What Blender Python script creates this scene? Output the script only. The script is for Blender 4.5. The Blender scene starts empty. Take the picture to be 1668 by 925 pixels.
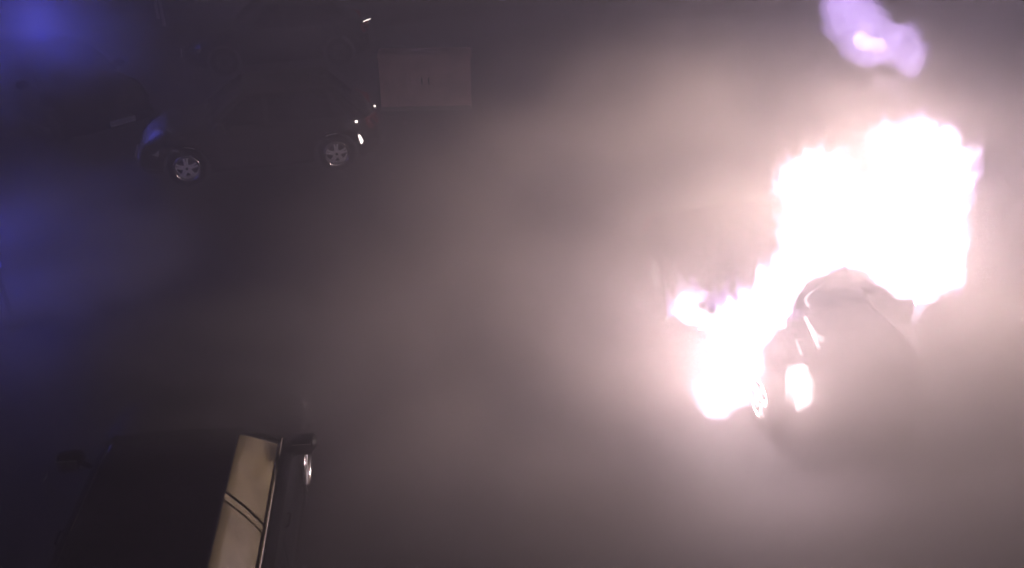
import bpy, bmesh, math, random
import numpy as np
from mathutils import Vector, Matrix, noise

random.seed(7); np.random.seed(7)
S = bpy.context.scene
C = S.collection
R = math.radians

# ------------------------------------------------------------------ camera
CAM_H, PITCH, F = 6.0, 30.0, 1444.0            # looked down on from an upper floor
cam = bpy.data.cameras.new('camera'); cam_o = bpy.data.objects.new('camera', cam); C.objects.link(cam_o)
cam_o.location = (0, 0, CAM_H); cam_o.rotation_euler = (R(90 - PITCH), 0, 0)
cam.sensor_width = 36.0; cam.lens = 36.0 * F / 1668.0
cam.clip_start = 0.05; cam.clip_end = 500
S.camera = cam_o

# ------------------------------------------------------------------ world: night sky
W = bpy.data.worlds.new('World'); S.world = W; W.use_nodes = True
nt = W.node_tree; bg = nt.nodes['Background']
sky = nt.nodes.new('ShaderNodeTexSky'); sky.sky_type = 'NISHITA'; sky.sun_disc = False
sky.sun_elevation = R(-2.0); sky.sun_rotation = R(120)
nt.links.new(sky.outputs[0], bg.inputs[0]); bg.inputs[1].default_value = 0.12

S.view_settings.view_transform = 'Standard'; S.view_settings.look = 'None'
S.view_settings.exposure = 0.12; S.view_settings.gamma = 1.0
S.render.engine = 'CYCLES'
S.cycles.volume_bounces = 0; S.cycles.max_bounces = 2; S.cycles.diffuse_bounces = 1; S.cycles.glossy_bounces = 1; S.cycles.transmission_bounces = 0
S.cycles.sample_clamp_indirect = 2.0
S.cycles.use_adaptive_sampling = False; S.cycles.use_light_tree = False
S.cycles.use_denoising = True; S.cycles.denoising_input_passes = 'RGB_ALBEDO'
try: S.cycles.denoiser = 'OPENIMAGEDENOISE'
except Exception: pass

FIRE_POWER = 1500.0
HAZE = 0.043

# ------------------------------------------------------------------ helpers
c30, s30 = math.cos(R(PITCH)), math.sin(R(PITCH))
def ray(px, py):
    a, b = (px - 834) / F, (py - 462.5) / F
    return Vector((a, c30 - b * s30, -s30 - b * c30))
def at_y(px, py, Y):
    d = ray(px, py); t = Y / d.y; return Vector((d.x * t, Y, CAM_H + d.z * t))
def at_z(px, py, z=0.0):
    d = ray(px, py); t = (z - CAM_H) / d.z; return Vector((d.x * t, d.y * t, z))

MATS = {}
def mat(name, col, rough=0.5, metal=0.0, coat=0.0, emit=None, es=0.0, vary=0.0, vscale=8.0, bump=0.0, bscale=60.0, spec=0.5, trans=0.0):
    if name in MATS: return MATS[name]
    m = bpy.data.materials.new(name); m.use_nodes = True; n = m.node_tree.nodes; l = m.node_tree.links
    p = n['Principled BSDF']
    p.inputs['Base Color'].default_value = (*col, 1); p.inputs['Roughness'].default_value = rough
    p.inputs['Metallic'].default_value = metal; p.inputs['Coat Weight'].default_value = coat
    p.inputs['Specular IOR Level'].default_value = spec
    p.inputs['Transmission Weight'].default_value = trans
    if emit: p.inputs['Emission Color'].default_value = (*emit, 1); p.inputs['Emission Strength'].default_value = es
    tc = n.new('ShaderNodeTexCoord')
    if vary:
        tx = n.new('ShaderNodeTexNoise'); tx.inputs['Scale'].default_value = vscale; tx.inputs['Detail'].default_value = 6
        l.new(tc.outputs['Object'], tx.inputs['Vector'])
        rp = n.new('ShaderNodeValToRGB')
        rp.color_ramp.elements[0].position = 0.3; rp.color_ramp.elements[1].position = 0.72
        rp.color_ramp.elements[0].color = (*[c * (1 - vary) for c in col], 1)
        rp.color_ramp.elements[1].color = (*[min(1, c * (1 + vary)) for c in col], 1)
        l.new(tx.outputs['Fac'], rp.inputs['Fac']); l.new(rp.outputs['Color'], p.inputs['Base Color'])
        mr = n.new('ShaderNodeMapRange'); mr.inputs['To Min'].default_value = max(0.02, rough - 0.15 * vary * 2); mr.inputs['To Max'].default_value = min(1, rough + 0.2 * vary * 2)
        l.new(tx.outputs['Fac'], mr.inputs['Value']); l.new(mr.outputs[0], p.inputs['Roughness'])
    if bump:
        t2 = n.new('ShaderNodeTexNoise'); t2.inputs['Scale'].default_value = bscale; t2.inputs['Detail'].default_value = 8
        l.new(tc.outputs['Object'], t2.inputs['Vector'])
        b = n.new('ShaderNodeBump'); b.inputs['Strength'].default_value = bump; b.inputs['Distance'].default_value = 0.02
        l.new(t2.outputs['Fac'], b.inputs['Height']); l.new(b.outputs[0], p.inputs['Normal'])
    MATS[name] = m; return m

def vol_mat(name, emit=None, es=0.0, scat=None, dens=0.0, aniso=0.0):
    if name in MATS: return MATS[name]
    m = bpy.data.materials.new(name); m.use_nodes = True; n = m.node_tree.nodes; l = m.node_tree.links
    n.clear(); out = n.new('ShaderNodeOutputMaterial'); v = n.new('ShaderNodeVolumePrincipled')
    v.inputs['Density'].default_value = dens; v.inputs['Density Attribute'].default_value = ''
    v.inputs['Temperature Attribute'].default_value = ''
    v.inputs['Anisotropy'].default_value = aniso
    if scat: v.inputs['Color'].default_value = (*scat, 1)
    if emit:
        v.inputs['Emission Color'].default_value = (*emit, 1); v.inputs['Emission Strength'].default_value = es
    l.new(v.outputs[0], out.inputs['Volume'])
    MATS[name] = m; return m

def link(name, me, m=None, parent=None, loc=None, rot=None):
    o = bpy.data.objects.new(name, me); C.objects.link(o)
    if m and me is not None and not me.materials: me.materials.append(m)
    if parent: o.parent = parent
    if loc is not None: o.location = loc
    if rot is not None: o.rotation_euler = rot
    return o
def tag(o, label=None, cat=None, group=None, kind=None):
    if label: o['label'] = label
    if cat: o['category'] = cat
    if group: o['group'] = group
    if kind: o['kind'] = kind
    return o
def empty(name, loc=(0, 0, 0), rz=0.0, parent=None):
    o = bpy.data.objects.new(name, None); C.objects.link(o); o.location = loc; o.rotation_euler = (0, 0, rz)
    o.empty_display_size = 0.2
    if parent: o.parent = parent
    return o
def me_from(verts, faces, smooth=False, angle=40):
    me = bpy.data.meshes.new('m'); me.from_pydata([tuple(v) for v in verts], [], faces)
    bm = bmesh.new(); bm.from_mesh(me); bmesh.ops.recalc_face_normals(bm, faces=bm.faces); bm.to_mesh(me); bm.free()
    if smooth:
        me.polygons.foreach_set('use_smooth', [True] * len(me.polygons)); me.set_sharp_from_angle(angle=R(angle))
    me.update(); return me
class MB:
    def __init__(s): s.v = []; s.f = []
    def add(s, v, f):
        b = len(s.v); s.v += [Vector(p) for p in v]; s.f += [tuple(i + b for i in q) for q in f]; return s
    def box(s, c, d, rz=0.0, ry=0.0, rx=0.0, taper=1.0):
        M = Matrix.Translation(c) @ Matrix.Rotation(rz, 4, 'Z') @ Matrix.Rotation(ry, 4, 'Y') @ Matrix.Rotation(rx, 4, 'X')
        x, y, z = d[0] / 2, d[1] / 2, d[2] / 2
        v = [M @ Vector((sx * x * (taper if sz > 0 else 1), sy * y * (taper if sz > 0 else 1), sz * z)) for sz in (-1, 1) for sx, sy in ((-1, -1), (1, -1), (1, 1), (-1, 1))]
        return s.add(v, [(0, 3, 2, 1), (4, 5, 6, 7), (0, 1, 5, 4), (1, 2, 6, 5), (2, 3, 7, 6), (3, 0, 4, 7)])
    def tube(s, pts, r, n=8, cap=True):
        pts = [Vector(p) for p in pts]; rs = r if isinstance(r, (list, tuple)) else [r] * len(pts)
        v = []; f = []
        for i, p in enumerate(pts):
            t = (pts[min(i + 1, len(pts) - 1)] - pts[max(i - 1, 0)]).normalized()
            a = t.orthogonal().normalized() if i == 0 else (a - t * a.dot(t)).normalized()
            b = t.cross(a)
            v += [p + (a * math.cos(2 * math.pi * k / n) + b * math.sin(2 * math.pi * k / n)) * rs[i] for k in range(n)]
        for i in range(len(pts) - 1):
            for k in range(n): f.append((i * n + k, i * n + (k + 1) % n, (i + 1) * n + (k + 1) % n, (i + 1) * n + k))
        if cap: f.append(tuple(range(n))[::-1]); f.append(tuple(range((len(pts) - 1) * n, len(pts) * n)))
        return s.add(v, f)
    def lathe(s, prof, n=32, axis='Y', c=(0, 0, 0)):
        """prof: list of (radius, height along the axis)"""
        c = Vector(c); v = []; f = []; m = len(prof)
        for k in range(n):
            a = 2 * math.pi * k / n
            for r, h in prof:
                if axis == 'Y': v.append(c + Vector((r * math.cos(a), h, r * math.sin(a))))
                else: v.append(c + Vector((r * math.cos(a), r * math.sin(a), h)))
        for k in range(n):
            for j in range(m - 1):
                f.append((k * m + j, k * m + j + 1, ((k + 1) % n) * m + j + 1, ((k + 1) % n) * m + j))
        return s.add(v, f)
    def slab(s, q, th, bulge=0.0, nu=5, nv=4):
        """a curved pane through four corner points, th thick (towards -normal), bulged along the normal"""
        a, b, c, d = [Vector(p) for p in q]; n = (b - a).cross(d - a).normalized()
        top = []; 
        for j in range(nv):
            for i in range(nu):
                u, v = i / (nu - 1), j / (nv - 1)
                p = (a * (1 - u) + b * u) * (1 - v) + (d * (1 - u) + c * u) * v
                top.append(p + n * bulge * (1 - (2 * u - 1) ** 2 * 0.6) * (1 - (2 * v - 1) ** 2))
        bot = [p - n * th for p in top]; N = nu * nv; f = []
        for j in range(nv - 1):
            for i in range(nu - 1):
                k = j * nu + i; f.append((k, k + 1, k + nu + 1, k + nu)); f.append((N + k, N + k + nu, N + k + nu + 1, N + k + 1))
        edge = [i for i in range(nu)] + [j * nu + nu - 1 for j in range(1, nv)] + [(nv - 1) * nu + i for i in range(nu - 2, -1, -1)] + [j * nu for j in range(nv - 2, 0, -1)]
        for i in range(len(edge)): p, q2 = edge[i], edge[(i + 1) % len(edge)]; f.append((p, N + p, N + q2, q2))
        return s.add(top + bot, f)
    def mesh(s, smooth=False, angle=40): return me_from(s.v, s.f, smooth, angle)
    def build(s, name, m, parent=None, smooth=False, angle=40, **k): return link(name, s.mesh(smooth, angle), m, parent, **k)

# ------------------------------------------------------------------ materials
asphalt = mat('wet_asphalt', (0.045, 0.043, 0.045), 0.68, vary=0.3, vscale=0.6, bump=0.15, bscale=30)
paint_white = mat('road_paint', (0.085, 0.08, 0.08), 0.7, vary=0.6, vscale=9)
concrete = mat('concrete', (0.26, 0.24, 0.22), 0.8, vary=0.25, vscale=5, bump=0.3, bscale=40)
p_black = mat('black_paint', (0.010, 0.009, 0.011), 0.55, 0.0, 0.05, vary=0.2, vscale=3, spec=.25)
p_matte = mat('matt_dark_paint', (.006, .006, .007), .8, vary=.2, vscale=3, spec=.05)
p_navy = mat('charcoal_paint', (0.016, 0.016, 0.02), 0.35, 0.2, 0.5, vary=0.2, vscale=3)
p_brown = mat('dark_brown_paint', (0.022, 0.016, 0.014), 0.45, 0.1, 0.1, vary=0.2, vscale=3)
p_burnt = mat('scorched_paint', (0.022, 0.019, 0.019), 0.85, 0.0, vary=0.6, vscale=5, bump=0.4, bscale=18, spec=.12)
glass = mat('dark_glass', (0.008, 0.008, 0.009), 0.08, 0.0, 0.0, spec=0.6, vary=0.1, vscale=6)
glow_glass = mat('painted_glow_glass', (0.34, 0.28, 0.15), 0.20, 0.0, 0.6, spec=0.7, vary=0.28, vscale=2.6)  # beige base carries the reflected fire glow, its variation the uneven highlights
rubber = mat('rubber', (0.014, 0.013, 0.013), 0.85, bump=0.3, bscale=90)
black_trim = mat('black_trim', (0.010, 0.010, 0.010), 0.6, vary=0.2)
alloy = mat('alloy', (0.85, 0.83, 0.82), 0.35, 0.0, vary=0.06, vscale=14)
chrome = mat('chrome', (0.82, 0.79, 0.74), 0.16, 1.0, vary=0.06, vscale=9)
lit_red = mat('lit_red_lens', (.14, .02, .02), .3, emit=(1, .16, .12), es=.035)
red_lens = mat('red_lens', (0.35, 0.02, 0.02), 0.2, 0.0, 0.5, vary=0.15, vscale=30)
clear_lens = mat('clear_lens', (0.55, 0.54, 0.54), 0.15, 0.2, 0.6, vary=0.2, vscale=30)
plate_m = mat('plate', (0.62, 0.60, 0.54), 0.5, vary=0.1)
seat_m = mat('cabin_cloth', (0.02, 0.02, 0.02), 0.9, vary=0.2)

# ------------------------------------------------------------------ the setting
g = MB(); n = 60
xs = np.linspace(-36, 36, n); ys = np.linspace(-8, 58, n)
g.v = [Vector((x, y, 0.012 * noise.noise((x * .3, y * .3, 0)))) for y in ys for x in xs]
g.f = [(j * n + i, j * n + i + 1, (j + 1) * n + i + 1, (j + 1) * n + i) for j in range(n - 1) for i in range(n - 1)]
tag(g.build('road', asphalt, smooth=True), kind='structure')

# worn white stop line crossing the road towards the burning car
A, B_ = at_z(700, 596), at_z(1060, 566)
d = (B_ - A); L = d.length; d.normalize(); nrm = Vector((-d.y, d.x, 0))
ml = MB(); segs = 14
for k in range(segs):
    t0, t1 = k / segs * L, (k + 1) / segs * L - 0.0
    w0 = 0.075 + 0.012 * noise.noise((k * 1.7, 3, 0)); w1 = 0.075 + 0.012 * noise.noise((k * 1.7 + 1.7, 3, 0))
    ml.add([A + d * t0 - nrm * w0 + Vector((0, 0, .018)), A + d * t1 - nrm * w1 + Vector((0, 0, .018)), A + d * t1 + nrm * w1 + Vector((0, 0, .018)), A + d * t0 + nrm * w0 + Vector((0, 0, .018))], [(0, 1, 2, 3)])
tag(ml.build('road_marking', paint_white), kind='structure')

# ------------------------------------------------------------------ cars
def wheel_meshes(r=0.31, rr=0.215, w=0.20, spokes=5):
    ty = MB(); h = w / 2
    ty.lathe([(rr, -h * .85), (rr + .02, -h), (r - .035, -h), (r - .008, -h * .8), (r, -h * .4), (r, h * .4), (r - .008, h * .8), (r - .035, h), (rr + .02, h), (rr, h * .85), (rr - .01, 0), (rr, -h * .85)], 40)
    rm = MB()
    rm.lathe([(rr - .03, -h * .8), (rr, -h * .86), (rr + .012, h * .98), (rr - .006, h * 1.04), (rr - .024, h * .92), (rr - .03, h * .3), (rr - .03, -h * .8)], 40)
    rm.lathe([(0.0, h * .78), (.045, h * .76), (.055, h * .6), (.055, h * .2), (0, h * .2)], 20)
    for k in range(spokes):
        a = 2 * math.pi * k / spokes + .3
        for s in (-1, 1):
            rm.tube([(math.cos(a + s * .5) * .04, h * .66, math.sin(a + s * .5) * .04), (math.cos(a + s * .17) * rr * .5, h * .74, math.sin(a + s * .17) * rr * .5), (math.cos(a + s * .15) * (rr - .03), h * .62, math.sin(a + s * .15) * (rr - .03))], [.022, .018, .017], 10)
    lip = MB(); lip.lathe([(rr + .012, h * 1.0), (rr + .004, h * 1.07), (rr - .014, h * 1.03), (rr - .034, h * .86), (rr - .040, h * .7)], 48)
    bk = MB(); bk.lathe([(0, -h * .1), (rr * .68, -h * .1), (rr * .7, 0), (rr * .68, h * .1), (0, h * .1)], 28)
    hb = MB(); hb.lathe([(0, h * .86), (.022, h * .85), (.028, h * .77), (0, h * .76)], 16)
    return [('tyre', ty.mesh(True), rubber), ('rim', rm.mesh(True, 60), alloy), ('rim_lip', lip.mesh(True, 80), chrome), ('brake_disc', bk.mesh(True, 35), mat('brake', (0.12, 0.11, 0.11), 0.5, .7, vary=.2)), ('hub_cap', hb.mesh(True), chrome)]
WHEEL = wheel_meshes()
STEEL, STEEL_LIP = WHEEL[1][1].copy(), WHEEL[2][1].copy()
for q_ in (STEEL, STEEL_LIP): q_.materials.clear(); q_.materials.append(mat('steel_rim', (.03, .03, .03), .6, vary=.2))

def make_car(name, label, cat, loc, rz, paint, P, group=None):
    wb, fo, ro, HW = P.get('wb', 2.5), P.get('fo', .75), P.get('ro', .7), P.get('hw', .84)
    belt, zr = P.get('belt', .92), P.get('roof', 1.43)
    hood_f, cowl, tail = P.get('hood_f', .72), P.get('cowl', .93), P.get('tail', .95)
    xA, xRf, xB, xRr, xC = P.get('xA', .85), P.get('xRf', .2), P.get('xB', -.15), P.get('xRr', -1.2), P.get('xC', -1.75)
    gw, rw = P.get('gw', .76), P.get('rw', .58)
    tyre_r = P.get('tr', .31); zs = .2
    xf, xr = wb / 2 + fo, -wb / 2 - ro
    root = tag(empty(name, loc, rz), label, cat, group)
    # ---- body shell: lofted, wheel arches cut as real openings
    Ra = tyre_r + .065; st = set(np.round(np.linspace(xr, xf, 34), 4))
    for xw in (wb / 2, -wb / 2):
        st |= {round(xw + Ra * math.cos(t), 4) for t in np.linspace(0, math.pi, 15)} | {round(xw + s * (Ra + .004), 4) for s in (-1, 1)}
    st = sorted(st); px = [xr, xr + .06, xr + .25, xC, xA, (xA + xf) / 2 + .1, xf - .14, xf]; pz = [tail - .22, tail - .04, tail, max(tail, belt), cowl, (cowl + hood_f) / 2 + .035, hood_f, hood_f - .14]
    rows = []
    for x in st:
        zt = float(np.interp(x, px, pz)); zb = zs + (.06 * max(0, (x - (wb / 2 + Ra)) / .3) if x > wb / 2 + Ra else .1 * max(0, (-wb / 2 - Ra - x) / .3))
        for xw in (wb / 2, -wb / 2):
            if abs(x - xw) < Ra: zb = max(zb, tyre_r + math.sqrt(Ra ** 2 - (x - xw) ** 2))
        zb = min(zb, zt - .1)
        tf = max(0, (x - (xf - .75)) / .75); tr_ = max(0, ((xr + .6) - x) / .6)
        w = HW * (1 - .26 * tf ** 2.6 - .16 * tr_ ** 2.6)
        flare = sum(.012 * max(0, 1 - abs(x - xw) / (Ra * 1.5)) for xw in (wb / 2, -wb / 2)); zm = zb + (zt - zb) * .55
        sec = [(w * .955 + flare, zb), (w * .985 + flare, zb + (zt - zb) * .22), (w, zm), (w * .992, zb + (zt - zb) * .72), (w * .965, zt - .055), (w * .90, zt - .012), (w * .55, zt + .022), (w * .2, zt + .03)]
        rows.append([Vector((x, y, z)) for y, z in sec] + [Vector((x, -y, z)) for y, z in reversed(sec)])
    m = len(rows[0]); v = [p for r in rows for p in r]; f = []
    for i in range(len(rows) - 1):
        for k in range(m):
            f.append((i * m + k, i * m + (k + 1) % m, (i + 1) * m + (k + 1) % m, (i + 1) * m + k))
    f.append(tuple(range(m))); f.append(tuple((len(rows) - 1) * m + k for k in range(m)))
    body = MB().add(v, f).build('body', paint, root, True, 32)
    # ---- cabin core
    cc = MB(); i_ = .035
    cc.add([(xA - .04, gw - i_, belt - .02), (xC + .04, gw - i_, belt - .02), (xC + .04, -gw + i_, belt - .02), (xA - .04, -gw + i_, belt - .02),
            (xRf, rw - i_, zr - .03), (xRr, rw - i_, zr - .03), (xRr, -rw + i_, zr - .03), (xRf, -rw + i_, zr - .03)],
           [(0, 1, 2, 3), (4, 7, 6, 5), (0, 4, 5, 1), (1, 5, 6, 2), (2, 6, 7, 3), (3, 7, 4, 0)])
    cc.build('cabin', seat_m, root)
    # ---- roof
    rf = MB(); nu, nv = 9, 7; top = []
    for i in range(nu):
        u = i / (nu - 1); x = xRf + .03 + (xRr - .04 - xRf - .03) * u
        for j in range(nv):
            q = -1 + 2 * j / (nv - 1); ww = (rw + .012) * (1 - .05 * (2 * u - 1) ** 4)
            top.append(Vector((x, q * ww, zr - .012 + .055 * (1 - q * q) * (1 - .5 * (2 * u - 1) ** 2) + .02 * (1 - (2 * u - 1) ** 2))))
    N = len(top); f = []
    for i in range(nu - 1):
        for j in range(nv - 1):
            k = i * nv + j; f += [(k, k + 1, k + nv + 1, k + nv), (N + k, N + k + nv, N + k + nv + 1, N + k + 1)]
    ed = list(range(nv)) + [i * nv + nv - 1 for i in range(1, nu)] + [(nu - 1) * nv + j for j in range(nv - 2, -1, -1)] + [i * nv for i in range(nu - 2, 0, -1)]
    f += [(ed[i], N + ed[i], N + ed[(i + 1) % len(ed)], ed[(i + 1) % len(ed)]) for i in range(len(ed))]
    rf.add(top + [p - Vector((0, 0, .035)) for p in top], f)
    roof = rf.build('roof', paint, root, True, 45)
    ant = MB().tube([(xRr + .12, 0, zr + .03), (xRr - .02, 0, zr + .16)], [.008, .004], 6).build('antenna', black_trim, roof)
    # ---- glass
    wg = P.get('glass', glass); sg = P.get('side_glass', glass)
    MB().slab([(xA + .01, gw * .93, belt + .015), (xRf + .035, rw * .93, zr - .03), (xRf + .035, -rw * .93, zr - .03), (xA + .01, -gw * .93, belt + .015)][::-1], .012, .045, 6, 9).build('windscreen', wg, root, True, 50)
    MB().slab([(xC - .01, gw * .86, belt + .03), (xRr - .03, rw * .9, zr - .04), (xRr - .03, -rw * .9, zr - .04), (xC - .01, -gw * .86, belt + .03)], .012, .03, 6, 9).build('rear_window', wg, root, True, 50)
    gap = P.get('gap', .04)
    def side(x, t, s, off=.0):                     # point on the side glass, t = 0 belt .. 1 roof
        y = gw + (rw - gw) * t + .018 * math.sin(math.pi * t) + off
        return Vector((x, s * y, belt + .01 + (zr - .035 - belt) * t))
    xq = P.get('xq', xRr + .12)
    for s in (1, -1):
        for nm, b0, b1, t0, t1 in (('front_window', xA - .12, xB + gap, xRf - .03, xB + gap), ('back_window', xB - gap, max(xq - .15, xC + .25), xB - gap, xq)):
            pts = []; mb = MB(); nu, nv = 6, 6
            for j in range(nv):
                t = .04 + .92 * j / (nv - 1)
                for i in range(nu):
                    u = i / (nu - 1); x0 = b0 + (t0 - b0) * t; x1 = b1 + (t1 - b1) * t
                    pts.append(side(x0 + (x1 - x0) * u, t, s, .006))
            NN = len(pts); f = []
            for j in range(nv - 1):
                for i in range(nu - 1):
                    k = j * nu + i; f += [(k, k + 1, k + nu + 1, k + nu), (NN + k, NN + k + nu, NN + k + nu + 1, NN + k + 1)]
            ed = list(range(nu)) + [j * nu + nu - 1 for j in range(1, nv)] + [(nv - 1) * nu + i for i in range(nu - 2, -1, -1)] + [j * nu for j in range(nv - 2, 0, -1)]
            f += [(ed[i], NN + ed[i], NN + ed[(i + 1) % len(ed)], ed[(i + 1) % len(ed)]) for i in range(len(ed))]
            mb.add(pts + [p - Vector((0, s * .012, 0)) for p in pts], f).build(nm, sg, root, True, 60)
        # pillars
        MB().tube([side(xA + .0, 0, s, -.01), side((xA + xRf) / 2 + .02, .52, s, 0), side(xRf + .03, 1, s, -.01)], [.038, .030, .028], 8).build('pillar', paint, root, True)
        b = MB()
        pb = [side(xB + dx, t, s, o_) for t in (0, .5, 1) for dx, o_ in ((gap * .55, .004), (-gap * .55, .004))]
        pbi = [p - Vector((0, s * .02, 0)) for p in pb]
        b.add(pb + pbi, [(0, 1, 3, 2), (2, 3, 5, 4), (6, 8, 9, 7), (8, 10, 11, 9), (0, 2, 8, 6), (2, 4, 10, 8), (1, 7, 9, 3), (3, 9, 11, 5), (0, 6, 7, 1), (4, 5, 11, 10)])
        b.build('pillar', P.get('pillar_m', black_trim), root)
        MB().tube([side(xC + .12, 0, s, -.02), side((xC + xRr) / 2 + .1, .5, s, -.005), side(xRr + .05, 1, s, -.01)], [.075, .06, .045], 8).build('pillar', paint, root, True)
        # belt trim
        tm = P.get('belt_trim', black_trim) if s < 0 else black_trim
        MB().tube([side(xA - .04, 0, s, .022), side((xA + xC) / 2, 0, s, .024), side(xC + .1, 0, s, .02)], .011, 6).build('belt_trim', tm, root)
        # doors: shut lines as thin dark recesses, and handles
        for xd in (xA - .02, xB, max(xC + .35, -wb / 2 + .42)):
            sm = MB(); pts = [Vector((xd, s * (HW * .982 + .002), .34)), Vector((xd, s * (HW + .0025), .34 + (belt - .34) * .45)), Vector((xd - .0, s * (HW * .992 + .002), belt - .1))]
            sm.tube(pts, .005, 4).build('door_seam', black_trim, root)
        for xh in (xB + .14, xB - .75):
            MB().tube([(xh, s * (HW * .99), belt - .125), (xh + .02, s * (HW + .022), belt - .12), (xh + .14, s * (HW + .022), belt - .12), (xh + .16, s * (HW * .99), belt - .125)], [.009, .012, .012, .009], 6).build('door_handle', P.get('handle_m', paint), root, True)
        # mirror
        mr = MB(); cx, cy, cz = xA - .2, HW + .085, belt + .07
        mr.lathe([(0, -.1), (.045, -.095), (.075, -.05), (.08, .03), (.07, .09), (.03, .115), (0, .12)], 14)
        for p in mr.v: p.x, p.y, p.z = cx + p.x * .95 + (.03 if p.x > 0 else .0) * 1, s * (cy + p.y), cz + p.z * .9
        mr.tube([(cx, s * (HW * .93), belt - .02), (cx, s * (cy - .05), cz - .02)], .022, 6)
        mo = mr.build('mirror', P.get('mirror_m', paint) if s < 0 else paint, root, True)
        MB().box((cx - .078, s * cy, cz), (.012, .16, .105), ry=.0).build('mirror_glass', chrome, mo)
        # lamps
        xl = xf - .13; wl = HW * .80
        hl = MB()
        hl.slab([(xf - .42, s * HW * .90, hood_f - .035), (xf - .11, s * HW * .52, hood_f - .06), (xf - .045, s * HW * .52, hood_f - .19), (xf - .30, s * HW * .945, hood_f - .17)][::(1 if s < 0 else -1)], .06, .03, 6, 6)
        hl.build('headlight', P.get('head_m', clear_lens), root, True, 50)
        tl = MB()
        tl.slab([(xr + .22, s * HW * .955, tail - .05), (xr + .025, s * HW * .60, tail - .06), (xr - .005, s * HW * .62, tail - .22), (xr + .16, s * HW * .965, tail - .24)][::(-1 if s < 0 else 1)], .05, .025, 6, 6)
        tlo = tl.build('tail_light', P.get('tail_m', red_lens), root, True, 50)
        MB().box((xr - .005, s * HW * .69, tail - .115), (.03, .09, .04), rz=-s * .4).build('reflector_glint', chrome, tlo)
        # sill strip
        MB().box((0, s * (HW * .965 + .012), zs + .045), (wb - 2 * Ra - .04, .03, .07)).build('sill', P.get('sill_m', black_trim), root)
    # ---- grille, bumpers, plates, wipers
    gr = MB(); zg = hood_f - .2
    gr.box((xf - .035, 0, zg + .06), (.04, HW * .9, .10)).build('grille', black_trim, root)
    for k in range(3): MB().box((xf - .008, 0, zg + .03 + k * .03), (.012, HW * .86, .009)).build('grille_bar', P.get('bar_m', chrome), root)
    def bumper(x0, sgn, z0):
        mb = MB(); pts = [(x0 - sgn * .34, HW * .93, z0), (x0 - sgn * .08, HW * .78, z0), (x0 + sgn * .02, HW * .45, z0), (x0 + sgn * .035, 0, z0), (x0 + sgn * .02, -HW * .45, z0), (x0 - sgn * .08, -HW * .78, z0), (x0 - sgn * .34, -HW * .93, z0)]
        return mb.tube(pts, [.05, .07, .075, .075, .075, .07, .05], 10).build('bumper', P.get('bumper_m', paint), root, True, 60)
    bumper(xf, 1, .37); bumper(xr, -1, .43)
    MB().box((xf + .108, 0, .39), (.012, .5, .105)).build('number_plate', P.get('plate_m', plate_m), root)
    MB().box((xr - .012, 0, tail - .3), (.014, .5, .11)).build('number_plate', P.get('plate_m', plate_m), root)
    for y0 in (-.1, .42):
        MB().tube([(xA + .07, y0, belt + .03), (xA - .06, y0 - .25, belt + .13), (xA - .14, y0 - .45, belt + .18)], [.012, .008, .006], 5).build('wiper', black_trim, root)
    # ---- wheels
    sc = tyre_r / .31
    for i, xw in enumerate((wb / 2, -wb / 2)):
        for s in (1, -1):
            w = empty('wheel', (xw, s * (HW - .105), tyre_r), (0 if s > 0 else math.pi) + (P.get('steer', 0) if i == 0 else 0), root); w.scale = (sc, sc, sc)
            for nm, me, mm in WHEEL: link(nm, me, mm, w)
            if P.get('steel'):
                w.children[1].data = STEEL; w.children[2].data = STEEL_LIP
    return root

def place(wheel_px_front, wheel_px_rear, tr=.31):
    a, b = at_z(*wheel_px_front, tr), at_z(*wheel_px_rear, tr); f = (a - b); return a, b, f

# dark saloon near the camera, the glow of the fire painted into its side glass
ax = Vector((-.111, .994, 0)); pn = Vector((.994, .111, 0))
o = ax * 5.22 + pn * (-2.06)
make_car('parked_car', 'black car close to the camera, warm glow painted into its side windows', 'car', (o.x, o.y, 0), math.atan2(ax.y, ax.x), p_black,
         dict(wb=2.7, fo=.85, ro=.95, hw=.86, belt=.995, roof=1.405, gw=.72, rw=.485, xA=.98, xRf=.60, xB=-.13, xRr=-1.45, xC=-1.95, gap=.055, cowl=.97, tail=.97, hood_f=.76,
              side_glass=glow_glass, pillar_m=glow_glass, belt_trim=chrome, sill_m=chrome, xq=-1.3), 'cars in the smoke')  # door pillar shares the glow painted into the glass
# dark hatchback across the road, tail towards the fire
a, b, f = place((305, 272), (548, 248)); f.z = 0; wb = f.length; f.normalize(); lf = Vector((-f.y, f.x, 0))
o = (a + b) / 2 - lf * .735
hatch = make_car('parked_car', 'dark hatchback parked broadside across the road, bright alloy wheels, red tail lamp', 'car', (o.x, o.y, 0), math.atan2(f.y, f.x), p_brown,
         dict(wb=wb, fo=.72, ro=.75, hw=.84, handle_m=chrome, tail_m=lit_red, xA=.8, xRf=.15, xB=-.15, xRr=-1.25, xC=-1.7), 'cars in the smoke')
xr_ = -wb / 2 - .75
glint_white = mat('lit_white_glint', (.7, .68, .66), .3, emit=(1, .86, .80), es=3.6); glint_dim = mat('lit_dim_glint', (.7, .68, .66), .3, emit=(1, .84, .80), es=.9)  # self-lit materials for the highlights on the car tails
MB().tube([(xr_ + .40, .80, .70), (xr_ + .345, .80, .60), (xr_ + .31, .795, .50), (xr_ + .33, .79, .40)], [.010, .034, .038, .012], 8).build('bumper_glint', glint_white, hatch, True)  # bumper highlight added as a glowing strip
for x, y, z, r in ((xr_ + .37, .83, .86, .026), (xr_ + .18, .70, .86, .024), (xr_ - .03, .22, .90, .02)):  # tail highlights added as self-lit beads
    MB().lathe([(0, -r * .6), (r * .8, -r * .5), (r, 0), (r * .8, r * .5), (0, r * .6)], 12).build('glint_bulb', glint_white, hatch, True, loc=(x, y, z))
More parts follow.
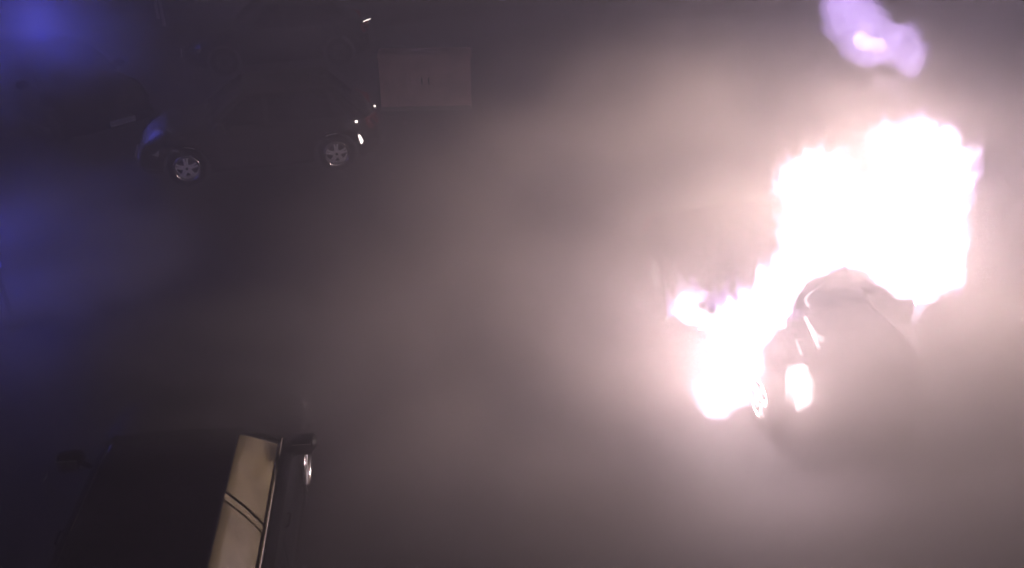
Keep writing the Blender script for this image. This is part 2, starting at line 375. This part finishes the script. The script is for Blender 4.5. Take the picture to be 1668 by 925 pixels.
MB().tube([(xr_ + .02, .5, .60), (xr_ - .01, .42, .62), (xr_ - .01, .32, .63)], [.008, .014, .008], 6).build('reflector_glint', glint_dim, hatch, True)  # small rear highlight made to glow by itself
# another dark car behind it
t = at_z(590, 40, .85); o = t + f * 1.95 - lf * .5
back = make_car('parked_car', 'dim dark car behind the hatchback, self-lit glints added at its tail', 'car', (o.x, o.y, 0), math.atan2(f.y, f.x) + .05, p_navy,
         dict(wb=2.6, fo=.8, ro=.75, hw=.86, steel=True, tail=.97, belt=.94, roof=1.46), 'cars in the smoke')
MB().tube([(-1.98, -.42, .62), (-2.07, .02, .78), (-2.08, .40, .90), (-2.10, .80, 1.02)], [.006, .020, .014, .006], 8).build('tail_glint', glint_white, back, True)  # slanted rear glint added as a glowing bar
MB().tube([(-1.80, .76, .62), (-1.74, .80, .58), (-1.66, .82, .56)], [.01, .03, .012], 8).build('reflector_glint', glint_dim, back, True)  # lower glint, also self-lit
# burning car, nose towards the camera
fw = at_z(1250, 652, .31); rw_ = at_z(1076, 446, .31); f = fw - rw_; f.z = 0; wb = f.length; f.normalize(); lf = Vector((-f.y, f.x, 0))
print('burning wb', wb, f)
o = (fw + rw_) / 2 + lf * .735; BURN_O, BURN_F, BURN_L = o.copy(), f.copy(), lf.copy()
make_car('burning_car', 'scorched car wrapped in white flames, front wheel and bonnet edge showing', 'car', (o.x, o.y, 0), math.atan2(f.y, f.x), p_burnt,
         dict(wb=wb, fo=.55, ro=.6, hw=.84, roof=1.34, belt=.9, hood_f=.78, cowl=.92, xA=.72, xRf=.05, xB=-.25, xRr=-1.1, xC=-1.7, steer=R(-6), glass=p_burnt, side_glass=p_burnt, head_m=p_burnt, plate_m=p_burnt, bar_m=p_burnt))

# ------------------------------------------------------------------ fire
def inside(p, poly):
    x, y = p; r = False; j = len(poly) - 1
    for i in range(len(poly)):
        xi, yi = poly[i]; xj, yj = poly[j]
        if (yi > y) != (yj > y) and x < (xj - xi) * (y - yi) / (yj - yi) + xi: r = not r
        j = i
    return r
def edge_dist(p, poly):
    P_ = np.array(poly, float); Q = np.roll(P_, -1, 0); p = np.array(p, float)
    d = Q - P_; t = np.clip(((p - P_) * d).sum(1) / (d * d).sum(1), 0, 1)
    return np.sqrt((((P_ + d * t[:, None]) - p) ** 2).sum(1)).min()
def flame_mesh(poly, depth, step=10, grow=0.0, vox=.034, maxr=90, jit=.10, rough=.12, rmin=3):
    """lumps of burning gas filling an outline, each as deep as it is wide"""
    bm = bmesh.new(); xs_ = [p[0] for p in poly]; ys_ = [p[1] for p in poly]; rnd = random.Random(3)
    for x in np.arange(min(xs_), max(xs_), step):
        for y in np.arange(min(ys_), max(ys_), step):
            p = (x + rnd.uniform(-4, 4), y + rnd.uniform(-4, 4))
            if not inside(p, poly): continue
            rpx = min(edge_dist(p, poly), maxr)
            if rpx < rmin or (rpx > 22 and rnd.random() > .3): continue
            Y = depth(*p) + rnd.uniform(-1, 1) * jit
            c = at_y(p[0], p[1], Y); sc = (c.y * c30 + (CAM_H - c.z) * s30) / F
            bmesh.ops.create_icosphere(bm, subdivisions=2 if rpx > 14 else 1, radius=max(.03, rpx * sc + grow), matrix=Matrix.Translation(c))
    me = bpy.data.meshes.new('lumps'); bm.to_mesh(me); bm.free()
    o = bpy.data.objects.new('lumps', me); C.objects.link(o)
    md = o.modifiers.new('r', 'REMESH'); md.mode = 'VOXEL'; md.voxel_size = vox
    sm = o.modifiers.new('s', 'SMOOTH'); sm.iterations = 3
    dg = bpy.context.evaluated_depsgraph_get(); me2 = bpy.data.meshes.new_from_object(o.evaluated_get(dg))
    bpy.data.objects.remove(o); bpy.data.meshes.remove(me)
    nrm_ = [v.normal.copy() for v in me2.vertices]
    for v, n_ in zip(me2.vertices, nrm_):
        q = v.co * 3.2; q.z *= .55
        k = noise.fractal(q, .9, 2.1, 4) + .8 * (abs(noise.noise(q * 2.6)) * 2 - .55)
        v.co += n_ * ((k - .08) * rough) + Vector((0, 0, max(0, k) * rough * .8))
    me2.update(); me2.polygons.foreach_set('use_smooth', [True] * len(me2.polygons)); me2.materials.clear()
    return me2
MAIN = [(1268, 400), (1283, 350), (1272, 318), (1290, 280), (1318, 256), (1350, 266), (1376, 304), (1408, 316), (1432, 302), (1428, 250), (1438, 218), (1468, 206), (1492, 204), (1512, 212), (1540, 222), (1562, 246), (1578, 252), (1588, 268), (1574, 300),
        (1566, 350), (1568, 420), (1548, 466), (1516, 492), (1490, 514), (1462, 490), (1440, 470), (1404, 446), (1362, 440), (1330, 452), (1302, 488), (1286, 520), (1272, 540), (1262, 580), (1246, 604), (1222, 620), (1214, 664), (1186, 676), (1152, 692), (1130, 664), (1128, 636), (1150, 614), (1176, 596),
        (1160, 570), (1172, 548), (1136, 540), (1106, 526), (1090, 506), (1118, 488), (1142, 474), (1152, 492), (1188, 496), (1222, 486), (1244, 462), (1262, 436)]
def dmain(x, y):
    t = min(1, max(0, (600 - y) / 170)); return 7.35 + .95 * t
fire = tag(empty('fire', (3.2, 8.0, 0)), 'white and pink flames roaring up from the burning car', 'fire')
def flame(name, me, m):
    o = link(name, me, m, fire); o.matrix_parent_inverse = Matrix.Translation(-fire.location); return o
def tongue(pts, r, m, Y):
    P3 = [at_y(x, y, Y + .06 * k) for k, (x, y) in enumerate(pts)]; mb = MB(); q = []; rr_ = []
    for k in range(len(P3) - 1):
        for t in range(4): q.append(P3[k].lerp(P3[k + 1], t / 4)); rr_.append(r[k] + (r[k + 1] - r[k]) * t / 4)
    q.append(P3[-1]); rr_.append(r[-1]); mb.tube(q, rr_, 12)
    for k, v in enumerate(mb.v): v += Vector(noise.noise_vector(v * 6)) * rr_[k // 12] * .45
    return flame('flame_tongue', mb.mesh(True, 80), m)
flame('flame', flame_mesh(MAIN, dmain), vol_mat('flame_core', (1.0, .82, .98), 15.0))
flame('flame_fringe', flame_mesh(MAIN, dmain, step=14, grow=.03, rough=.17, vox=.045), vol_mat('flame_edge', (.80, .48, 1.0), 1.5))
CORNER = [(1282, 632), (1288, 612), (1296, 600), (1304, 612), (1316, 622), (1324, 642), (1322, 662), (1308, 674), (1288, 668), (1280, 650)]
corner_Y = (at_z(1303, 640, .62)).y
flame('flame', flame_mesh(CORNER, lambda x, y: corner_Y - .62, step=6, grow=.015, vox=.025, jit=.03, rough=.12), vol_mat('flame_corner', (1.0, .88, .93), 10.0))
TOP = [(1344, 2), (1366, -18), (1410, -14), (1426, 18), (1452, 40), (1482, 44), (1498, 76), (1500, 128), (1480, 120), (1462, 100), (1430, 106), (1396, 96), (1372, 74), (1354, 44)]
flame('flame_tongue', flame_mesh(TOP, lambda x, y: 8.5, step=9, grow=.07, vox=.04, jit=.2, rough=.075), vol_mat('flame_high', (.64, .42, 1.0), 1.5))
HOT = [(1384, 56), (1396, 46), (1412, 54), (1428, 56), (1446, 60), (1450, 82), (1436, 94), (1420, 84), (1402, 88), (1388, 76)]
flame('flame_tongue', flame_mesh(HOT, lambda x, y: 8.5, step=7, vox=.03, jit=.08, rough=.03), vol_mat('flame_high_core', (1.0, .72, 1.0), 4.5))
tongue([(1312, 516), (1326, 548), (1340, 580), (1354, 614)], [.020, .022, .016, .006], vol_mat('flame_glint', (1.0, .84, .9), 26.0), at_z(1330, 560, .95).y - .12)  # bonnet-edge glints drawn as thin glowing flames
tongue([(1318, 500), (1312, 488), (1318, 478), (1328, 472)], [.02, .02, .015, .006], MATS['flame_glint'], at_z(1330, 560, .95).y - .05)
tongue([(1296, 552), (1304, 572), (1308, 590), (1313, 604)], [.014, .016, .012, .006], MATS['flame_glint'], at_z(1330, 560, .95).y - .2)
tongue([(1281, 618), (1282, 634), (1281, 648), (1280, 660)], [.012, .014, .014, .006], MATS['flame_glint'], corner_Y - .36)  # bright bumper-corner edge drawn as a thin flame
LICK = [(1318, 520), (1330, 536), (1346, 556), (1340, 566), (1326, 556), (1314, 540)]
flame('flame', flame_mesh(LICK, lambda x, y: at_z(x, y, .98).y, step=6, vox=.025, jit=.02, rough=.03, rmin=3), vol_mat('flame_lick', (1.0, .84, .86), 12.0))
lav = vol_mat('flame_lavender', (.80, .52, 1.0), 5.0); pinkf = vol_mat('flame_pink', (1.0, .74, 1.0), 5.0)
tongue([(1478, 250), (1490, 218), (1498, 192), (1508, 172)], [.16, .13, .08, .012], lav, 8.3)
tongue([(1556, 270), (1572, 256), (1586, 244), (1597, 222)], [.16, .11, .08, .012], pinkf, 8.3)
tongue([(1566, 300), (1584, 284), (1592, 262), (1599, 236)], [.14, .11, .07, .012], lav, 8.35)
tongue([(1300, 320), (1278, 312), (1262, 310), (1248, 318)], [.14, .09, .05, .01], pinkf, 8.2)
tongue([(1296, 300), (1280, 296), (1266, 300), (1254, 304)], [.12, .08, .05, .01], lav, 8.2)
tongue([(1440, 250), (1432, 226), (1444, 208), (1456, 198)], [.14, .12, .08, .012], pinkf, 8.3)
tongue([(1490, 505), (1492, 535), (1490, 570), (1494, 606)], [.07, .06, .05, .01], vol_mat('flame_faint', (1.0, .70, .92), .7), 7.9)
tongue([(1478, 130), (1486, 108), (1494, 84), (1484, 56)], [.02, .05, .05, .01], vol_mat('flame_wisp', (.9, .74, 1.0), .8), 8.5)
tongue([(1410, 150), (1430, 138), (1452, 136), (1466, 150)], [.02, .05, .05, .01], vol_mat('flame_wisp2', (1.0, .70, .95), .9), 8.5)
tongue([(1540, 240), (1548, 222), (1544, 206), (1552, 192)], [.13, .10, .06, .01], lav, 8.3)
tongue([(1130, 500), (1118, 488), (1122, 474), (1136, 464)], [.10, .09, .05, .01], pinkf, 8.0)
tongue([(1170, 560), (1160, 566), (1150, 560), (1140, 566)], [.10, .07, .05, .01], pinkf, 7.7)
tongue([(1150, 650), (1138, 640), (1130, 628), (1132, 612)], [.16, .12, .08, .012], pinkf, 7.3)
tongue([(1304, 628), (1300, 610), (1304, 596), (1311, 584)], [.06, .045, .025, .006], pinkf, corner_Y - .62)
wisp = vol_mat('flame_link', (.95, .70, 1.0), .45)
tongue([(1476, 190), (1464, 160), (1470, 126), (1486, 92)], [.05, .10, .09, .02], wisp, 8.5)
tongue([(1420, 112), (1432, 134), (1456, 142), (1470, 162)], [.02, .08, .08, .02], wisp, 8.5)
tongue([(1504, 470), (1498, 496), (1492, 518), (1486, 534)], [.12, .09, .05, .01], pinkf, 8.2)
tongue([(1552, 440), (1562, 456), (1560, 474), (1550, 486)], [.10, .07, .05, .01], lav, 8.2)
tongue([(1560, 330), (1578, 326), (1588, 312), (1586, 296)], [.10, .08, .05, .01], lav, 8.3)
tongue([(1560, 390), (1574, 384), (1580, 370), (1576, 352)], [.10, .07, .04, .01], pinkf, 8.3)
rt = random.Random(11)
for k in range(len(MAIN)):                           # torn violet tips along the upper edges
    (x0, y0), (x1, y1) = MAIN[k], MAIN[(k + 1) % len(MAIN)]
    nx, ny = (y1 - y0), -(x1 - x0); ln_ = math.hypot(nx, ny) or 1; nx, ny = nx / ln_, ny / ln_
    if ny > -.25 or y0 > 520: continue
    for u in ((.25, .75) if ln_ > 26 else (.5,)):
        x, y = x0 + (x1 - x0) * u - nx * 12, y0 + (y1 - y0) * u - ny * 12; L_ = rt.uniform(24, 52); b_ = rt.uniform(-.35, .45)
        tongue([(x, y), (x + nx * L_ * .3 + b_ * 6, y + ny * L_ * .3 - 3), (x + nx * L_ * .55 + b_ * 18, y + ny * L_ * .6 - 6), (x + nx * L_ * .6 + b_ * 34, y + ny * L_ - 10)],
               [rt.uniform(.08, .13), rt.uniform(.06, .10), .045, .008], rt.choice((lav, lav, pinkf)), dmain(x, y))
tongue([(1160, 640), (1180, 610), (1196, 580), (1190, 556)], [.20, .18, .14, .06], pinkf, 7.4)
def fire_light(loc, power, col, rad):
    l = bpy.data.lights.new('fire_glow', 'POINT'); l.energy = power; l.color = col; l.shadow_soft_size = rad
    o = bpy.data.objects.new('fire_glow', l); C.objects.link(o); o.parent = fire; o.matrix_parent_inverse = Matrix.Translation(-fire.location); o.location = loc
for x, y, Y, k, c_ in ((1330, 330, 8.4, .10, .57), (1490, 270, 8.4, .06, .74), (1520, 420, 8.3, .10, .74), (1420, 360, 8.6, .11, .57),
                       (1210, 520, 7.9, .16, .76), (1196, 580, 7.75, .24, .78), (1150, 630, 7.3, .05, .80), (1300, 470, 8.1, .05, .76), (1420, 60, 8.5, .02, .9)):
    fire_light(at_y(x, y, Y), FIRE_POWER * k, (1.0, .775, c_), .32)
fire_light(at_y(1303, 640, corner_Y - .66), FIRE_POWER * .016, (1.0, .80, .78), .12)
# embers drifting off the flame tip
for k, (x, y, s) in enumerate(((1086, 520, .02), (1078, 526, .014), (1092, 484, .013), (1666, 520, .02))):
    c = at_y(x, y, 8.4); mb = MB(); v = [(s, 0, 0), (-s * .8, s * .3, 0), (0, s, s * .2), (0, -s * .7, -s * .3), (s * .2, 0, s * 1.9), (0, s * .2, -s * 1.7)]
    mb.add(v, [(0, 2, 4), (2, 1, 4), (1, 3, 4), (3, 0, 4), (2, 0, 5), (1, 2, 5), (3, 1, 5), (0, 3, 5)])
    tag(mb.build('ember', mat('ember', (.05, .02, .02), .8, emit=(1, .75, .7), es=2.2), loc=c), ['largest ember below the flame tip at the rear of the burning car', 'small ember outermost beside the flame tip', 'faint ember just above the flame tip', 'lone ember at the far right edge of the smoke'][k], 'ember', 'embers')

# ------------------------------------------------------------------ thick smoke rolling off the burning car
def smoke_puff(loc, rad, dens, scat, label, scale=.9, rz=0.0, contrast=.5, hollow=0.0):
    m = bpy.data.materials.new('smoke'); m.use_nodes = True; n = m.node_tree.nodes; l = m.node_tree.links; n.clear()
    out = n.new('ShaderNodeOutputMaterial'); v = n.new('ShaderNodeVolumePrincipled'); v.inputs['Color'].default_value = (*scat, 1)
    v.inputs['Density Attribute'].default_value = ''; v.inputs['Temperature Attribute'].default_value = ''
    tc = n.new('ShaderNodeTexCoord'); ln = n.new('ShaderNodeVectorMath'); ln.operation = 'LENGTH'; l.new(tc.outputs['Object'], ln.inputs[0])
    mr = n.new('ShaderNodeMapRange'); mr.interpolation_type = 'SMOOTHSTEP'; mr.inputs['From Min'].default_value = .25; mr.inputs['From Max'].default_value = .97
    mr.inputs['To Min'].default_value = dens; mr.inputs['To Max'].default_value = 0; l.new(ln.outputs['Value'], mr.inputs['Value'])
    ns = n.new('ShaderNodeTexNoise'); ns.inputs['Scale'].default_value = scale; ns.inputs['Detail'].default_value = 1.0
    l.new(tc.outputs['Object'], ns.inputs['Vector'])
    m2 = n.new('ShaderNodeMapRange'); m2.inputs['From Min'].default_value = .36; m2.inputs['From Max'].default_value = .64; m2.inputs['To Min'].default_value = 1 - contrast; m2.inputs['To Max'].default_value = 1 + contrast
    l.new(ns.outputs['Fac'], m2.inputs['Value'])
    if hollow:                                      # density thinned round the source to flatten the glow
        m3 = n.new('ShaderNodeMapRange'); m3.interpolation_type = 'SMOOTHSTEP'; m3.inputs['From Min'].default_value = .0; m3.inputs['From Max'].default_value = hollow; m3.inputs['To Min'].default_value = .0; m3.inputs['To Max'].default_value = 1
        l.new(ln.outputs['Value'], m3.inputs['Value'])
        m4 = n.new('ShaderNodeMath'); m4.operation = 'MULTIPLY'; l.new(m2.outputs[0], m4.inputs[0]); l.new(m3.outputs[0], m4.inputs[1]); m2 = m4
        mr.inputs['From Min'].default_value = hollow * .8
    mu = n.new('ShaderNodeMath'); mu.operation = 'MULTIPLY'; l.new(mr.outputs[0], mu.inputs[0]); l.new(m2.outputs[0], mu.inputs[1])
    l.new(mu.outputs[0], v.inputs['Density']); l.new(v.outputs[0], out.inputs['Volume'])
    bm = bmesh.new(); bmesh.ops.create_icosphere(bm, subdivisions=4, radius=1.0); me = bpy.data.meshes.new('smoke'); bm.to_mesh(me); bm.free()
    o = link('smoke', me, m, loc=loc, rot=(0, 0, rz)); o.scale = rad
    return tag(o, label, 'smoke', kind='stuff')
smoke_puff((2.6, 7.5, 1.2), (6.1, 6.5, 3.3), .24, (.90, .80, .72), 'broad bank of lit smoke spreading from the fire', 3.4, 0, .95, .60)
smoke_puff((2.0, 13.0, 1.5), (3.0, 3.0, 2.0), .24, (.80, .71, .54), 'tan smoke bank hanging beyond the fire', 1.8, .3, .7)
smoke_puff((2.6, 5.4, .8), (5.0, 2.4, 1.5), .50, (.92, .83, .83), 'pale smoke rolling along the road before the burning car', 2.2, .2, .7)
smoke_puff((1.9, 9.6, .9), (1.9, 2.0, 1.3), .36, (.78, .71, .68), 'smoke hiding the cabin and rear of the burning car', 1.4, .3, .5)
smoke_puff((-2.35, 5.75, 1.85), (1.7, 1.0, .8), 1.15, (.60, .56, .55), 'thin smoke drifting over the bonnet of the near car', 1.2, .2, .6)
S.cycles.volume_step_rate = 4.0; S.cycles.volume_max_steps = 24

# ------------------------------------------------------------------ emergency lights on the far side
def beacon_light(parent, loc, power, rad=.7, col=(.13, .13, 1.0)):
    l = bpy.data.lights.new('beacon_glow', 'POINT'); l.energy = power; l.color = col; l.shadow_soft_size = rad
    o = bpy.data.objects.new('beacon_glow', l); C.objects.link(o); o.parent = parent; o.location = loc
blue_dome = mat('blue_dome', (.02, .02, .4), .3, emit=(.10, .10, 1.0), es=.8)

t = at_z(70, 66, 1.52)
pc = make_car('patrol_car', 'dark car in the far corner under a blue flashing beacon glow', 'car', (t.x + .1, t.y, 0), math.atan2(-.95, -.3) + 1.2, p_matte, dict(wb=2.6, fo=.8, ro=.8, hw=.86, glass=p_matte, side_glass=p_matte, head_m=p_matte, steel=True, roof=1.45, belt=.94))
def make_beacon(loc, label, power, r=.07):
    b = tag(empty('blue_beacon', loc), label, 'beacon', 'blue emergency beacons')
    MB().lathe([(0, 0), (r * 1.3, 0), (r * 1.3, .02), (r * 1.1, .04), (0, .04)], 20, 'Z').build('base', black_trim, b, True)
    MB().lathe([(r, .04), (r, .10), (r * .85, .13), (r * .45, .15), (0, .155)], 20, 'Z').build('dome', blue_dome, b, True)
    beacon_light(b, (0, 0, .1), power)
    return b
make_beacon((t.x, t.y, 1.5), 'blue beacon on the roof of the car in the far corner', 420)
smoke_puff((t.x - .1, t.y - .5, 1.5), (2.9, 1.9, 1.9), .9, (.8, .8, .85), 'smoke glowing blue around the far beacon', 2.2, .4, .8, .5)
t2 = at_z(-6, 440, .75)
st = make_beacon((t2.x, t2.y, .75), 'blue beacon on a short post at the dark edge of the road', 58)
MB().lathe([(0, -.75), (.16, -.75), (.16, -.71), (.03, -.68), (.025, 0), (0, 0)], 16, 'Z').build('post', black_trim, st, True)
smoke_puff((t2.x + .1, t2.y - .3, .9), (3.0, 2.2, 1.5), .42, (.8, .8, .85), 'smoke glowing blue at the dark edge of the road', 2.2, .4, .8, .5)
# ------------------------------------------------------------------ small things
# (street cabinet beyond the hatchback)
A, B_ = at_z(622, 181), at_z(768, 178); cw = (B_ - A).length
cab = tag(empty('street_cabinet', (A + B_) / 2, math.atan2((B_ - A).y, (B_ - A).x)), 'pale pinkish street cabinet beyond the tail of the hatchback', 'cabinet')
cream = mat('cabinet_paint', (.60, .42, .40), .7, vary=.2, vscale=3)
MB().box((0, .25, .04), (cw + .04, .54, .10)).build('plinth', concrete, cab)
MB().box((0, .25, .59), (cw, .5, 1.0)).build('housing', cream, cab)
MB().box((0, .25, 1.115), (cw + .06, .58, .05), taper=.97).build('lid', cream, cab)
for k in (-1, 1):
    dr = MB().box((k * cw * .245, -.012, .59), (cw * .47, .02, .92)).build('door', cream, cab)
    MB().box((k * .07, -.035, .62), (.025, .03, .14)).build('handle', black_trim, dr)
    for j in range(4): MB().box((k * cw * .245, -.027, .9 + j * .035), (cw * .3, .012, .012)).build('vent_slat', cream, dr)

# small lit lamp on a post at the far left
c = at_z(136, 129, .9)
lp = tag(empty('post_lamp', (c.x, c.y, 0)), 'tiny white lamp on a short post below the blue glow', 'lamp')
MB().lathe([(0, 0), (.09, 0), (.09, .03), (.03, .06), (.025, .84), (0, .84)], 14, 'Z').build('post', black_trim, lp, True)
MB().lathe([(0, .84), (.03, .84), (.048, .875), (.048, .925), (.03, .955), (0, .96)], 16, 'Z').build('bulb', mat('bulb', (.8, .8, .8), .4, emit=(1, .95, 1), es=9.0), lp, True)
beacon_light(lp, (0, -.12, .9), 4, .1, col=(1, .93, .96))
MB().lathe([(0, .975), (.07, .96), (.075, .968), (.02, 1.0), (0, 1.0)], 16, 'Z').build('cap', black_trim, lp, True)
# pale guard posts at the far end
for k, (x, y) in enumerate(((258, 30), (268, 42))):
    c = at_z(x, y)
    po = MB().lathe([(0, 0), (.05, 0), (.045, .05), (.04, .95), (.03, 1.0), (0, 1.01)], 14, 'Z').build('guard_post', mat('pale_post', (.55, .5, .48), .4, vary=.15), loc=c, smooth=True)
    tag(po, ['shorter looking pale guard post, first of two at the far end', 'pale guard post, second of two at the far end'][k], 'post', 'pale guard posts')
# bent strip of bright metal and a flake of debris lying on the road
c = at_z(80, 786)
tag(MB().tube([(-.05, 0, .012), (-.02, .04, .05), (0, .05, .12), (.035, .06, .19)], [.012, .016, .013, .006], 8).build('metal_strip', chrome, loc=c, smooth=True), 'short bent strip of bright metal on the dark road near the edge', 'metal scrap')
c = at_z(1020, 803)
tag(MB().add([(.03, 0, 0), (-.02, .025, 0), (-.03, -.02, 0), (.005, -.03, .005), (0, .005, .035), (.015, .02, .02)], [(0, 1, 2, 3), (0, 5, 1), (5, 4, 1), (1, 4, 2), (2, 4, 3), (3, 4, 0), (0, 4, 5)]).build('glass_shard', chrome, loc=c + Vector((0, 0, .012))), 'tiny bright shard lying alone on the road below the fire', 'shard')

# ------------------------------------------------------------------ haze: the smoke filling the street
hz = MB().box((0, 25, 3.25), (78, 72, 8.5)).build('haze', vol_mat('haze_air', scat=(.70, .66, .80), dens=HAZE, aniso=.1))
tag(hz, 'thin pale smoke filling the whole street', 'smoke', kind='stuff')
